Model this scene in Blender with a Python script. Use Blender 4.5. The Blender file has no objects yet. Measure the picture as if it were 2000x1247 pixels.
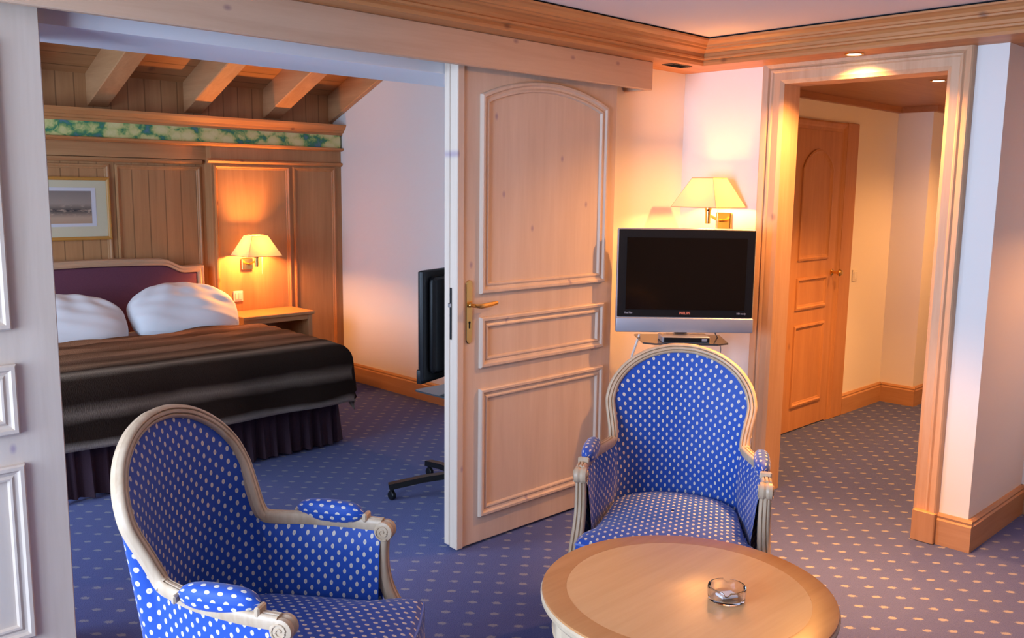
import bpy, bmesh, math, random
from mathutils import Vector, Matrix
random.seed(7)
PI = math.pi
SC = bpy.context.scene
COL = SC.collection
# ------------------------------------------------------------------ camera
H = 1.57
YAW, PITCH, ROLL = math.radians(44.214), math.radians(8.285), math.radians(.673)
f = Vector((math.sin(YAW)*math.cos(PITCH), math.cos(YAW)*math.cos(PITCH), -math.sin(PITCH)))
r = Vector((math.cos(YAW), -math.sin(YAW), 0)); u = r.cross(f)
r2 = math.cos(ROLL)*r+math.sin(ROLL)*u; u2 = -math.sin(ROLL)*r+math.cos(ROLL)*u
cd = bpy.data.cameras.new('camera'); cam = bpy.data.objects.new('camera', cd); COL.objects.link(cam)
cam.matrix_world = Matrix(((r2.x, u2.x, -f.x, 0), (r2.y, u2.y, -f.y, 0), (r2.z, u2.z, -f.z, H), (0, 0, 0, 1)))
cd.sensor_width = 36; cd.lens = 1752.8/2000*36; cd.clip_start = .05
SC.camera = cam
# ------------------------------------------------------------------ world, light, exposure
vs = SC.view_settings
SC.display_settings.display_device = 'sRGB'
vs.view_transform = 'Standard'; vs.look = 'None'; vs.gamma = 1; vs.use_curve_mapping = False
vs.exposure = 0.0
w = bpy.data.worlds.new('world'); SC.world = w; w.use_nodes = True
w.node_tree.nodes['Background'].inputs[0].default_value = (.55, .7, 1, 1)
w.node_tree.nodes['Background'].inputs[1].default_value = .3
DAY = (.55, .73, 1.0)
WARM = (1.0, .42, .11)
LAMP = (1.0, .38, .085)
def area(name, loc, direction, sx, sy, power, color):
    d = bpy.data.lights.new(name, 'AREA'); d.shape = 'RECTANGLE'; d.size = sx; d.size_y = sy
    d.energy = power; d.color = color
    o = bpy.data.objects.new(name, d); COL.objects.link(o); o.location = loc
    o.rotation_euler = Vector(direction).to_track_quat('-Z', 'Y').to_euler()
    return o
def point(name, loc, power, color=WARM, rad=.03, parent=None):
    d = bpy.data.lights.new(name, 'POINT'); d.energy = power; d.color = color; d.shadow_soft_size = rad
    o = bpy.data.objects.new(name, d); COL.objects.link(o); o.location = loc
    if parent: o.parent = parent
    return o
def spot(name, loc, direction, power, angle, blend, color=WARM, rad=.03, parent=None):
    d = bpy.data.lights.new(name, 'SPOT'); d.energy = power; d.color = color; d.shadow_soft_size = rad
    d.spot_size = math.radians(angle); d.spot_blend = blend
    o = bpy.data.objects.new(name, d); COL.objects.link(o); o.location = loc
    o.rotation_euler = Vector(direction).to_track_quat('-Z', 'Y').to_euler()
    if parent: o.parent = parent
    return o
# daylight outside the living room window (left wall) and outside the bedroom window
area('daylight_living', (-1.95, 1.6, 1.28), (1, -.05, -.08), 2.0, 1.85, 290, DAY)
area('daylight_bedroom', (-.72, 4.5, 1.45), (1, .05, -.12), 1.9, 1.6, 120, DAY)
P_TVLAMP, P_BEDLAMP, P_SPOT, P_HALL, P_DOWN, P_PASS = 24, 66, 150, 230, 1150, 38
# ------------------------------------------------------------------ node helpers
class NT:
    def __init__(s, name, rough=.5, spec=.5, metal=0.0):
        s.m = bpy.data.materials.new(name); s.m.use_nodes = True
        s.t = s.m.node_tree; s.b = s.t.nodes['Principled BSDF']
        s.b.inputs['Roughness'].default_value = rough
        s.b.inputs['Specular IOR Level'].default_value = spec
        s.b.inputs['Metallic'].default_value = metal
    def n(s, t, **k):
        x = s.t.nodes.new(t)
        for a, b in k.items(): setattr(x, a, b)
        return x
    def l(s, a, b): s.t.links.new(a, b)
    def val(s, sock, v):
        if isinstance(v, (int, float, tuple, list)): sock.default_value = v
        else: s.l(v, sock)
    def math(s, op, a, b=0.0, c=None):
        x = s.n('ShaderNodeMath', operation=op); s.val(x.inputs[0], a); s.val(x.inputs[1], b)
        if c is not None: s.val(x.inputs[2], c)
        return x.outputs[0]
    def coord(s, kind='Object', scale=(1, 1, 1), loc=(0, 0, 0), rot=(0, 0, 0)):
        c = s.n('ShaderNodeTexCoord'); m = s.n('ShaderNodeMapping')
        s.l(c.outputs[kind], m.inputs[0]); m.inputs['Scale'].default_value = scale
        m.inputs['Location'].default_value = loc; m.inputs['Rotation'].default_value = rot
        return m.outputs[0]
    def noise(s, vec, scale=5, detail=3, rough=.5, dist=0):
        x = s.n('ShaderNodeTexNoise'); s.l(vec, x.inputs['Vector'])
        x.inputs['Scale'].default_value = scale; x.inputs['Detail'].default_value = detail
        x.inputs['Roughness'].default_value = rough; x.inputs['Distortion'].default_value = dist
        return x.outputs['Fac']
    def ramp(s, fac, stops, interp='LINEAR'):
        x = s.n('ShaderNodeValToRGB'); s.l(fac, x.inputs[0]); x.color_ramp.interpolation = interp
        e = x.color_ramp.elements
        while len(e) < len(stops): e.new(.5)
        for i, (p, c) in enumerate(stops):
            e[i].position = p; e[i].color = (*c, 1) if len(c) == 3 else c
        return x.outputs[0]
    def mix(s, fac, a, b, mode='MIX'):
        x = s.n('ShaderNodeMix', data_type='RGBA', blend_type=mode)
        s.val(x.inputs[0], fac)
        s.val(x.inputs[6], (*a, 1) if isinstance(a, tuple) and len(a) == 3 else a)
        s.val(x.inputs[7], (*b, 1) if isinstance(b, tuple) and len(b) == 3 else b)
        return x.outputs[2]
    def color(s, c): s.val(s.b.inputs['Base Color'], (*c, 1) if isinstance(c, tuple) and len(c) == 3 else c)
    def bump(s, h, strength=.2, dist=.01):
        x = s.n('ShaderNodeBump'); x.inputs['Strength'].default_value = strength; x.inputs['Distance'].default_value = dist
        s.l(h, x.inputs['Height']); s.l(x.outputs[0], s.b.inputs['Normal'])
    def dots(s, vec, px, py, rx, ry, offs=(0.0, .5)):
        """staggered lattice of elliptical dots: returns normalised distance to the nearest dot (1 = rim)"""
        sep = s.n('ShaderNodeSeparateXYZ'); s.l(vec, sep.inputs[0])
        ds = []
        for off in offs:
            q = []
            for i, (p, rr) in enumerate(((px, rx), (py, ry))):
                a = s.math('ADD', s.math('DIVIDE', sep.outputs[i], p), off+50.0)
                a = s.math('SUBTRACT', s.math('FRACT', a), .5)
                q.append(s.math('POWER', s.math('ABSOLUTE', s.math('MULTIPLY', a, p/rr)), 2.0))
            ds.append(s.math('SQRT', s.math('ADD', q[0], q[1])))
        return s.math('MINIMUM', ds[0], ds[1]) if len(ds) > 1 else ds[0]
def plain(name, c, rough=.5, spec=.5, metal=0.0, var=.0):
    t = NT(name, rough, spec, metal)
    if var:
        nz = t.noise(t.coord(), 6, 3)
        t.color(t.mix(nz, tuple(x*(1-var) for x in c), tuple(min(1, x*(1+var)) for x in c)))
    else: t.color(c)
    return t.m
def wood(name, c1, c2, grain='Z', knot=(.25, .12, .07), knots=.3, rough=.45, spec=.35, ks=3.2, plank=None, flat=None):
    t = NT(name, rough, spec)
    i = 'XYZ'.index(grain)
    sc = [9.0]*3; sc[i] = .7
    v = t.coord(scale=tuple(sc))
    a = t.noise(v, 1.6, 5, .6, .6)
    sc2 = [60.0]*3; sc2[i] = 3
    b = t.noise(t.coord(scale=tuple(sc2)), 1.5, 3)
    fac = t.math('ADD', t.math('MULTIPLY', a, .75), t.math('MULTIPLY', b, .25))
    col = t.ramp(fac, [(.3, c1), (.7, c2)])
    if knots > 0:
        fl = 'XYZ'.index(flat or ('X' if grain == 'Y' else 'Y'))
        q1, q2 = [k_ for k_ in range(3) if k_ != fl]
        cc = t.n('ShaderNodeTexCoord'); sp_ = t.n('ShaderNodeSeparateXYZ'); t.l(cc.outputs['Object'], sp_.inputs[0])
        cb = t.n('ShaderNodeCombineXYZ')
        for k_, q_ in enumerate((q1, q2)): t.l(t.math('MULTIPLY', sp_.outputs[q_], .62 if q_ == i else 1.0), cb.inputs[k_])
        vo = t.n('ShaderNodeTexVoronoi', voronoi_dimensions='2D'); t.l(cb.outputs[0], vo.inputs['Vector']); vo.inputs['Scale'].default_value = ks
        sepc = t.n('ShaderNodeSeparateColor'); t.l(vo.outputs['Color'], sepc.inputs[0])
        has = t.math('LESS_THAN', sepc.outputs[0], knots)
        k = t.math('MULTIPLY', t.ramp(vo.outputs['Distance'], [(.015, (1, 1, 1)), (.06, (0, 0, 0))]), has)
        col = t.mix(t.math('MULTIPLY', k, .75), col, knot)
    if plank:
        ax, width = plank
        c = t.n('ShaderNodeTexCoord'); sep = t.n('ShaderNodeSeparateXYZ'); t.l(c.outputs['Object'], sep.inputs[0])
        fr = t.math('FRACT', t.math('ADD', t.math('DIVIDE', sep.outputs['XYZ'.index(ax)], width), 50.0))
        g = t.math('LESS_THAN', t.math('ABSOLUTE', t.math('SUBTRACT', fr, .5)), .035)
        cell = t.math('FLOOR', t.math('ADD', t.math('DIVIDE', sep.outputs['XYZ'.index(ax)], width), 50.0))
        wn = t.n('ShaderNodeTexWhiteNoise', noise_dimensions='1D'); t.l(cell, wn.inputs['W'])
        col = t.mix(t.math('MULTIPLY', wn.outputs[0], .22), col, tuple(x*.6 for x in c1))
        col = t.mix(t.math('MULTIPLY', g, .6), col, tuple(x*.35 for x in c1))
    t.color(col); t.bump(fac, .12, .004)
    return t.m
M = {}
def wz(key, *a, **k):
    for g in 'XYZ': M[key+g] = wood(key+'_'+g.lower(), *a, grain=g, **k)
wz('white', (.53, .415, .325), (.62, .505, .41), knot=(.30, .22, .28), knots=.5, ks=5)       # whitewashed pine of the doors
wz('base', (.40, .20, .095), (.52, .29, .15), knots=.2)
wz('pelmet', (.54, .34, .22), (.64, .43, .29), knot=(.30, .18, .17), knots=.45, ks=5)          # pale pine pelmet
wz('honey', (.43, .165, .055), (.58, .27, .10), knot=(.17, .06, .03), knots=.4, ks=4)            # honey pine mouldings
wz('casing', (.52, .31, .18), (.64, .42, .27), knot=(.3, .18, .14), knots=.4, ks=4, flat='X')           # door casings
wz('panel', (.40, .19, .075), (.53, .275, .12), knots=0, rough=.5)                              # bedroom panelling
wz('hall', (.40, .18, .075), (.52, .26, .12), knots=.2, rough=.4)
wz('deep', (.30, .13, .06), (.42, .20, .10), knots=0, rough=.4)                               # darker hall wood
M['tg'] = wood('grooved_board', (.40, .19, .075), (.53, .275, .12), grain='Z', knots=0, plank=('X', .115))
M['boards'] = wood('roof_board', (.45, .21, .08), (.58, .30, .13), grain='X', knots=.2, plank=('Y', .14))
M['rafter'] = wood('rafter_wood', (.46, .23, .10), (.60, .33, .16), grain='Y', knots=.2)
M['chairwood'] = wood('limed_beech', (.43, .295, .18), (.60, .46, .325), grain='Z', knots=0, rough=.38)
M['tabletop'] = wood('table_veneer', (.66, .355, .15), (.76, .44, .205), grain='X', knots=0, rough=.22, spec=.5)
M['tablerim'] = wood('table_rim_veneer', (.47, .20, .07), (.58, .27, .10), grain='X', knots=0, rough=.25, spec=.5)
M['tableside'] = wood('table_side_wood', (.50, .36, .23), (.64, .49, .33), grain='Z', knots=0, rough=.4)
M['wall'] = (lambda t: (t.color((.80, .765, .735)), t.bump(t.noise(t.coord(), 90, 3), .08, .003), t.m)[-1])(NT('wall_paint', .8, .2))
M['ceil'] = plain('ceiling_paint', (.80, .71, .67), .85, .2)  # pink of the warm bounce light is put into this colour
M['daylit_white'] = plain('lintel_paint', (.76, .77, .80), .6, .3)  # white paint with the blue of the daylight mixed into its colour
def carpet():
    t = NT('carpet_pile', .95, .1)
    v = t.coord(rot=(0, 0, math.radians(47.5)))
    d = t.dots(v, .0925, .0885, .0195, .0115, offs=(0.0,))
    n1 = t.noise(t.coord(scale=(1, 1, 1)), 260, 2)
    n2 = t.noise(t.coord(scale=(1, 1, 1)), 2.2, 3)
    base = t.mix(n1, (.038, .056, .18), (.078, .098, .32))
    base = t.mix(t.math('MULTIPLY', n2, .35), base, (.036, .05, .17))
    edge = t.math('ADD', d, t.math('MULTIPLY', t.math('SUBTRACT', t.noise(t.coord(), 120, 2), .5), 1.3))
    mask = t.ramp(edge, [(.75, (1, 1, 1)), (1.0, (0, 0, 0))])
    t.color(t.mix(t.math('MULTIPLY', mask, .9), base, (.22, .22, .28)))
    t.b.inputs['Sheen Weight'].default_value = .15
    t.bump(n1, .5, .01)
    return t.m
M['carpet'] = carpet()
def fabric():
    t = NT('dotted_upholstery', .55, .3)
    uv = t.coord('UV')
    d = t.dots(uv, .0375, .0335, .0050, .0072)
    weave = t.noise(t.coord('UV'), 900, 1)
    base = t.mix(weave, (.006, .046, .27), (.012, .080, .45))
    col = t.mix(t.ramp(d, [(.85, (1, 1, 1)), (1.05, (0, 0, 0))]), base, (.66, .58, .47))
    col = t.mix(t.ramp(d, [(.18, (.6, .6, .6)), (.34, (0, 0, 0))]), col, (.3, .28, .34))
    t.color(col); t.b.inputs['Sheen Weight'].default_value = .2
    return t.m
M['fabric'] = fabric()
M['piping'] = plain('blue_piping', (.10, .17, .50), .6)
M['brass'] = plain('polished_brass', (.75, .48, .16), .22, .5, 1.0)
M['chrome'] = plain('steel', (.6, .62, .65), .25, .5, 1.0)
M['black'] = plain('black_plastic', (.006, .006, .007), .4, .3)
M['screen'] = plain('dark_screen', (.006, .003, .002), .16, .28)
M['silver'] = plain('silver_plastic', (.38, .40, .46), .38, .5, .35)
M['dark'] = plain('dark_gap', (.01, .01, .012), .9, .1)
M['plastic'] = plain('white_plastic', (.78, .75, .70), .4)
M['linen'] = plain('white_linen', (.83, .83, .85), .8, .2)
M['aub'] = (lambda t: (t.color(t.mix(t.noise(t.coord(), 300, 2), (.11, .035, .06), (.17, .06, .09))), t.m)[-1])(NT('aubergine_cloth', .85, .2))
M['skirt'] = (lambda t: (t.color(t.mix(t.noise(t.coord(), 200, 2), (.045, .024, .034), (.07, .038, .052))), t.m)[-1])(NT('plum_skirt_cloth', .85, .2))
def fur():
    t = NT('striped_fur', 1.0, .03)
    c = t.n('ShaderNodeTexCoord'); sep = t.n('ShaderNodeSeparateXYZ'); t.l(c.outputs['UV'], sep.inputs[0])
    wob = t.noise(t.coord('UV', scale=(2.2, 5, 1)), 1.5, 2)
    v = t.math('ADD', sep.outputs[1], t.math('MULTIPLY', t.math('SUBTRACT', wob, .5), .05))
    s = t.ramp(t.math('DIVIDE', v, 1.5), [(0, (.20, .09, .045)), (.08, (.42, .21, .115)), (.16, (.14, .06, .03)), (.24, (.40, .20, .11)), (.33, (.15, .07, .035)), (.42, (.36, .19, .11)), (.5, (.12, .06, .035)), (.56, (.30, .17, .10)),
        (.62, (.04, .022, .015)), (.675, (.30, .23, .17)), (.72, (.035, .022, .016)), (.79, (.035, .022, .016)), (.825, (.26, .20, .15)), (.86, (.03, .02, .015)), (.915, (.035, .022, .016)), (.94, (.42, .36, .30)), (1, (.4, .35, .3))])
    fine = t.noise(t.coord('UV', scale=(120, 30, 1)), 2, 3)
    t.color(t.mix(t.math('MULTIPLY', fine, .35), s, (.03, .018, .013)))
    t.bump(fine, .6, .01)
    return t.m
M['fur'] = fur()
def glass(name, rough=0.0):
    t = NT(name, rough); t.color((.97, .98, 1.0)); t.b.inputs['Transmission Weight'].default_value = 1; t.b.inputs['IOR'].default_value = 1.48
    return t.m
M['glass'] = glass('clear_glass'); M['glass'].node_tree.nodes['Principled BSDF'].inputs['IOR'].default_value = 1.38
def shade():
    m = bpy.data.materials.new('lamp_shade_cloth'); m.use_nodes = True; t = m.node_tree
    t.nodes.remove(t.nodes['Principled BSDF']); out = t.nodes['Material Output']
    d = t.nodes.new('ShaderNodeBsdfDiffuse'); d.inputs[0].default_value = (.80, .68, .42, 1)
    tr = t.nodes.new('ShaderNodeBsdfTranslucent'); tr.inputs[0].default_value = (.85, .78, .34, 1)
    mx = t.nodes.new('ShaderNodeMixShader'); mx.inputs[0].default_value = .06
    t.links.new(d.outputs[0], mx.inputs[1]); t.links.new(tr.outputs[0], mx.inputs[2]); t.links.new(mx.outputs[0], out.inputs[0])
    return m
M['shade'] = shade()
def emit(name, c, s):
    t = NT(name); t.color((0, 0, 0)); t.b.inputs['Emission Color'].default_value = (*c, 1); t.b.inputs['Emission Strength'].default_value = s
    return t.m
M['bulb'] = emit('glowing_bulb', (1, .78, .45), 14)
M['halogen'] = emit('halogen_glow', (1, .85, .55), 22)
def border():
    t = NT('floral_border_paper', .7, .2)
    v = t.coord(scale=(9, 9, 14))
    vo = t.n('ShaderNodeTexVoronoi'); t.l(v, vo.inputs['Vector']); vo.inputs['Scale'].default_value = 1.0
    n = t.noise(t.coord(scale=(1, 1, 1)), 24, 4, .6, 1.0)
    fac = t.math('ADD', t.math('MULTIPLY', vo.outputs['Distance'], .75), t.math('MULTIPLY', n, .55))
    t.color(t.ramp(fac, [(.45, (.74, .68, .34)), (.66, (.62, .60, .24)), (.75, (.30, .44, .15)), (.84, (.06, .24, .12)), (1.0, (.12, .22, .30))]))
    return t.m
M['border'] = border()
def print_mat():
    t = NT('sepia_harbour_print', .5)
    c = t.n('ShaderNodeTexCoord'); sep = t.n('ShaderNodeSeparateXYZ'); t.l(c.outputs['Generated'], sep.inputs[0])
    z = sep.outputs[2]
    n = t.noise(t.coord('Generated', scale=(5, 1, 7)), 1.6, 4, .6)
    sky = t.ramp(z, [(0, (.44, .30, .20)), (.35, (.50, .36, .26)), (.6, (.34, .27, .22)), (1, (.22, .19, .17))])
    band = t.math('MULTIPLY', t.math('SUBTRACT', 1.0, t.math('MULTIPLY', t.math('ABSOLUTE', t.math('SUBTRACT', z, .40)), 4.5)), 1.0)
    k = t.math('MULTIPLY', t.math('MAXIMUM', band, 0.0), t.ramp(n, [(.34, (0, 0, 0)), (.48, (1, 1, 1))]))
    t.color(t.mix(k, sky, (.03, .03, .035)))
    return t.m
M['print'] = print_mat()
M['mat'] = plain('cream_mat_board', (.60, .55, .38), .8)
M['mat2'] = plain('pale_inner_mat', (.62, .62, .66), .8)
M['gilt'] = plain('gilt_frame', (.50, .24, .05), .45, .4, 0.0)
# ------------------------------------------------------------------ mesh helpers
def V(*a): return Vector(a)
def box(bm, x0, x1, y0, y1, z0, z1, bev=0.0, seg=1):
    b = bmesh.new()
    bmesh.ops.create_cube(b, size=1)
    for v in b.verts:
        v.co = Vector(((x0+x1)/2+v.co.x*(x1-x0), (y0+y1)/2+v.co.y*(y1-y0), (z0+z1)/2+v.co.z*(z1-z0)))
    if bev: bmesh.ops.bevel(b, geom=list(b.edges), offset=bev, segments=seg, profile=.5, affect='EDGES')
    merge(bm, b)
def merge(bm, b):
    me = bpy.data.meshes.new('tmp'); b.to_mesh(me); b.free(); bm.from_mesh(me); bpy.data.meshes.remove(me)
def grid(bm, rows, cu=False, cv=False, uvs=None, cap=False):
    """rows[i][j] vectors; cv closes along j, cu closes along i"""
    uvl = bm.loops.layers.uv.verify() if uvs else None
    vs_ = [[bm.verts.new(p) for p in r_] for r_ in rows]
    n, m = len(rows), len(rows[0])
    for i in range(n if cu else n-1):
        for j in range(m if cv else m-1):
            idx = [(i, j), (i, (j+1) % m), ((i+1) % n, (j+1) % m), ((i+1) % n, j)]
            try: fc = bm.faces.new([vs_[a][b] for a, b in idx])
            except ValueError: continue
            if uvs:
                for lp, (a, b) in zip(fc.loops, idx): lp[uvl].uv = uvs[a][b]
    if cap:
        for r_ in (vs_[0], vs_[-1]):
            try: bm.faces.new(r_ if r_ is vs_[-1] else list(reversed(r_)))
            except ValueError: pass
    return vs_
def lathe(bm, prof, c=(0, 0, 0), n=24, axis='Z', cap=False):
    rows = []
    for rad, h in prof:
        row = []
        for k in range(n):
            a = 2*PI*k/n; p = (rad*math.cos(a), rad*math.sin(a), h)
            if axis == 'X': p = (p[2], p[0], p[1])
            if axis == 'Y': p = (p[0], -p[2], p[1])
            row.append(Vector(p)+Vector(c))
        rows.append(row)
    grid(bm, rows, cv=True, cap=cap)
def catmull(pts, n=6):
    P = [Vector(p) for p in pts]; P = [2*P[0]-P[1]]+P+[2*P[-1]-P[-2]]
    out = []
    for i in range(1, len(P)-2):
        for k in range(n):
            t = k/n; a, b, c, d = P[i-1], P[i], P[i+1], P[i+2]
            out.append(.5*((2*b)+(-a+c)*t+(2*a-5*b+4*c-d)*t*t+(-a+3*b-3*c+d)*t**3))
    out.append(P[-2]); return out
def sweep(bm, path, prof, ref=None, scale=None, cap=True):
    """prof: closed list of (a,b): a along N (ref side), b along B"""
    rows = []; n = len(path)
    for i, p in enumerate(path):
        T = (path[min(i+1, n-1)]-path[max(i-1, 0)]).normalized()
        rf = ref(p, i) if callable(ref) else (ref or Vector((0, 0, 1)))
        N = rf-T*rf.dot(T)
        if N.length < 1e-4: N = Vector((1, 0, 0))-T*T.x
        N.normalize(); B = T.cross(N)
        s = scale(i/(n-1)) if scale else 1
        rows.append([p+N*a*s+B*b*s for a, b in prof])
    grid(bm, rows, cv=True, cap=cap)
def tube(bm, path, rad, n=10, scale=None):
    path = [Vector(p) for p in path]
    sweep(bm, path, [(rad*math.cos(2*PI*k/n), rad*math.sin(2*PI*k/n)) for k in range(n)], scale=scale)
def fluted(w, d, grooves=2, n=8):
    """closed section, grooved on the +a side; w across b, d along a"""
    pts = []
    m = 36
    for k in range(m+1):
        b = -w/2+w*k/m
        a = d/2*math.sqrt(max(0, 1-(abs(b)/(w/2))**4))
        x = (k/m)*(grooves+1)
        g = min(abs(x-j) for j in range(1, grooves+1))
        if g < .2: a -= .0065*(1-g/.2)
        pts.append((a, b))
    for k in range(n+1):
        b = w/2-w*k/n
        pts.append((-d/2*math.sqrt(max(0, 1-(abs(b)/(w/2))**4)), b))
    # drop duplicate ends
    out = []
    for p in pts:
        if not out or (abs(p[0]-out[-1][0])+abs(p[1]-out[-1][1])) > 1e-6: out.append(p)
    if abs(out[0][0]-out[-1][0])+abs(out[0][1]-out[-1][1]) < 1e-6: out.pop()
    return out
def inset_loop(loop, d):
    n = len(loop); out = []
    for i in range(n):
        p0, p, p1 = Vector(loop[i-1]), Vector(loop[i]), Vector(loop[(i+1) % n])
        e0 = (p-p0).normalized(); e1 = (p1-p).normalized()
        n0 = Vector((-e0.y, e0.x)); n1 = Vector((-e1.y, e1.x)); m = (n0+n1)
        if m.length < 1e-6: m = n0
        m.normalize(); out.append(p+m*(d/max(.3, m.dot(n0))))
    return out
def ring(bm, loop, prof, to3):
    """loop counter-clockwise 2D; prof list of (inset, height); to3(x,z,height)"""
    rows = [[Vector(to3(q[0], q[1], h)) for q in inset_loop(loop, ins)] for ins, h in prof]
    grid(bm, rows, cv=True)
def finish(bm, smooth=None):
    bmesh.ops.recalc_face_normals(bm, faces=list(bm.faces))
def obj(name, bm, mat, parent=None, smooth=False, world=True, recalc=True, **props):
    if recalc: bmesh.ops.recalc_face_normals(bm, faces=list(bm.faces))
    me = bpy.data.meshes.new(name)
    if parent and world: bmesh.ops.translate(bm, verts=list(bm.verts), vec=-world_loc(parent))
    bm.to_mesh(me); bm.free(); me.materials.append(mat)
    if smooth:
        for p in me.polygons: p.use_smooth = True
        me.set_sharp_from_angle(angle=math.radians(24))
    o = bpy.data.objects.new(name, me); COL.objects.link(o)
    if parent: o.parent = parent
    for k, v in props.items(): o[k] = v
    return o
def world_loc(o):
    v = Vector(o.location)
    while o.parent: o = o.parent; v += Vector(o.location)
    return v
def thing(name, label, cat, loc=(0, 0, 0), rotz=0, group=None, kind=None):
    o = bpy.data.objects.new(name, None); COL.objects.link(o); o.empty_display_size = .1
    o.location = loc; o.rotation_euler = (0, 0, rotz)
    if label: o['label'] = label
    if cat: o['category'] = cat
    if group: o['group'] = group
    if kind: o['kind'] = kind
    return o
def tag(o, label, cat, group=None, kind=None):
    o['label'] = label; o['category'] = cat
    if group: o['group'] = group
    if kind: o['kind'] = kind
    return o
def struct(name, bm, mat, label=None, cat=None, smooth=False):
    o = obj(name, bm, mat, smooth=smooth); o['kind'] = 'structure'
    if label: o['label'] = label
    if cat: o['category'] = cat
    return o
def B(*boxes, bev=0.0):
    bm = bmesh.new()
    for b in boxes: box(bm, *b, bev=bev)
    return bm
# ================================================================== ROOM SHELL
# x runs along the partition wall, y away from the camera; the hallway wall is the plane x = 4.10
YP, XW, ZS, ZC = 2.905, 4.10, 2.185, 2.305
struct('floor', B((-2.2, 9.2, -2.6, 6.6, -.1, 0)), M['carpet'], 'blue carpet with small cream dots running through all the rooms', 'carpet')
struct('ceiling', B((-1.9, 3.95, -2.3, 2.95, ZC, ZC+.1)), M['ceil'], 'pale painted ceiling of the sitting room', 'ceiling')
struct('ceiling_hall', B((4.142, 9.0, -2.3, 3.3, ZS, ZS+.12)), M['deepX'], 'lowered brown wooden ceiling over the hallway', 'ceiling')
# left wall with the big window opening (outside the picture)
struct('wall_left', B((-1.9, -1.7, -2.4, .6, 0, 2.4), (-1.9, -1.7, 2.6, 2.95, 0, 2.4), (-1.9, -1.7, .6, 2.6, 2.2, 2.4), (-1.9, -1.7, .6, 2.6, 0, .35)), M['panelZ'], 'side wall with the window, wood finish added to cut bounce light', 'wall')  # unseen wall; wood finish put in to darken and warm the bounce
struct('wall_behind', B((-1.9, 9.0, -2.5, -2.3, 0, 2.4)), M['panelZ'], 'wall opposite the sliding doors, wood finish added to cut bounce light', 'wall')  # also unseen, given wood to hold back blue bounce light
wn = struct('window_1', B((-1.86, -1.80, .6, .66, .35, 2.2), (-1.86, -1.80, 2.54, 2.6, .35, 2.2), (-1.86, -1.80, 1.57, 1.63, .35, 2.2), (-1.86, -1.80, .6, 2.6, .35, .41), (-1.86, -1.80, .6, 2.6, 2.14, 2.2)), M['honeyZ'], 'wide wooden window frame lighting the sitting room', 'window')
# partition wall with the wide opening
struct('wall_partition', B((-1.9, .84, YP, 3.28, 0, 3.7), (2.80, XW, YP, 3.28, 0, 3.7)), M['wall'], 'white partition wall behind the open sliding door', 'wall')
struct('trim_1', B((.84, 2.80, YP, 3.28, 2.03, 3.7)), M['daylit_white'], 'white lintel above the wide opening, tinted with daylight blue', 'lintel')
# hallway wall (TV corner, door opening, white pier)
JL, JR, JT = 2.327, 1.535, 2.104
struct('wall_right', B((XW, XW+.15, JL, 3.28, 0, 2.3), (XW, XW+.15, 1.31, JR, 0, 2.3), (XW, XW+.15, JR, JL, JT, ZS+.05),
                       (XW, XW+.15, 3.28, 6.5, 0, 3.9)), M['wall'], 'white wall around the hallway doorway', 'wall')
struct('wall_passage', B((XW+.15, 9.0, 1.31, 1.45, 0, 2.3), (4.82, 4.97, -2.3, 1.31, 0, 2.3)), M['wall'], 'white wall turning the corner right of the doorway', 'wall')
struct('wall_hall', B((XW+.15, 6.69, 2.85, 3.1, 0, 2.3), (6.69, 9.0, 2.60, 3.1, 0, 2.3), (8.2, 8.35, 1.45, 2.6, 0, 2.3)), M['wall'], 'white hallway wall with a projecting corner', 'wall')
# bedroom shell
struct('wall_bedroom_left', B((-.62, -.5, 3.28, 3.6, 0, 3.7), (-.62, -.5, 5.4, 6.5, 0, 3.7), (-.62, -.5, 3.6, 5.4, 2.3, 3.7), (-.62, -.5, 3.6, 5.4, 0, .6)), M['wall'], 'white bedroom side wall with window', 'wall')
struct('window_2', B((-.60, -.55, 3.6, 3.66, .6, 2.3), (-.60, -.55, 5.34, 5.4, .6, 2.3), (-.60, -.55, 4.47, 4.53, .6, 2.3), (-.60, -.55, 3.6, 5.4, .6, .66), (-.60, -.55, 3.6, 5.4, 2.24, 2.3)), M['honeyZ'], 'wooden window frame lighting the bedroom', 'window')
bm = bmesh.new()     # sloping board ceiling
box(bm, -.62, 4.25, 3.0, 6.5, 0, .04)
for v in bm.verts: v.co.z += 2.285+(6.31-v.co.y)*.41
struct('ceiling_bedroom', bm, M['boards'], 'sloping orange pine board ceiling above the bed', 'ceiling')
YB = 6.31   # recessed board wall above and behind the bed
struct('wall_bedroom_back', B((-.6, XW, YB, YB+.12, 0, 2.6)), M['tg'], 'grooved wooden board wall behind the bed', 'wall')
# nearer lamp section of panelling
bm = B((3.0, 4.10, 6.205, YB, 0, 1.86))
struct('wall_panelling', bm, M['panelZ'], 'projecting wooden panelled bay behind the bedside lamp', 'panelling')
def rect(x0, x1, z0, z1): return [(x0, z0), (x1, z0), (x1, z1), (x0, z1)]
def panel_ring(bm, loop, y, prof):
    ring(bm, loop, prof, lambda a, b, h: (a, y-h, b))
PP = [(0, 0), (.002, .012), (.012, .014), (.02, .006), (.028, .004), (.032, -.001)]
bm = bmesh.new()
panel_ring(bm, rect(3.015, 3.63, .2, 1.715), 6.205, PP); panel_ring(bm, rect(3.66, 4.04, .2, 1.715), 6.205, PP)
struct('trim_2', bm, M['honeyZ'], 'panel mouldings framing the lamp-lit wooden panels', 'moulding')
bm = bmesh.new()
panel_ring(bm, rect(1.45, 2.32, .2, 1.70), YB, PP); panel_ring(bm, rect(2.36, 2.965, .2, 1.70), YB, PP)
struct('trim_3', bm, M['panelZ'], 'panel mouldings framing the boards over the headboard', 'moulding')
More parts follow.
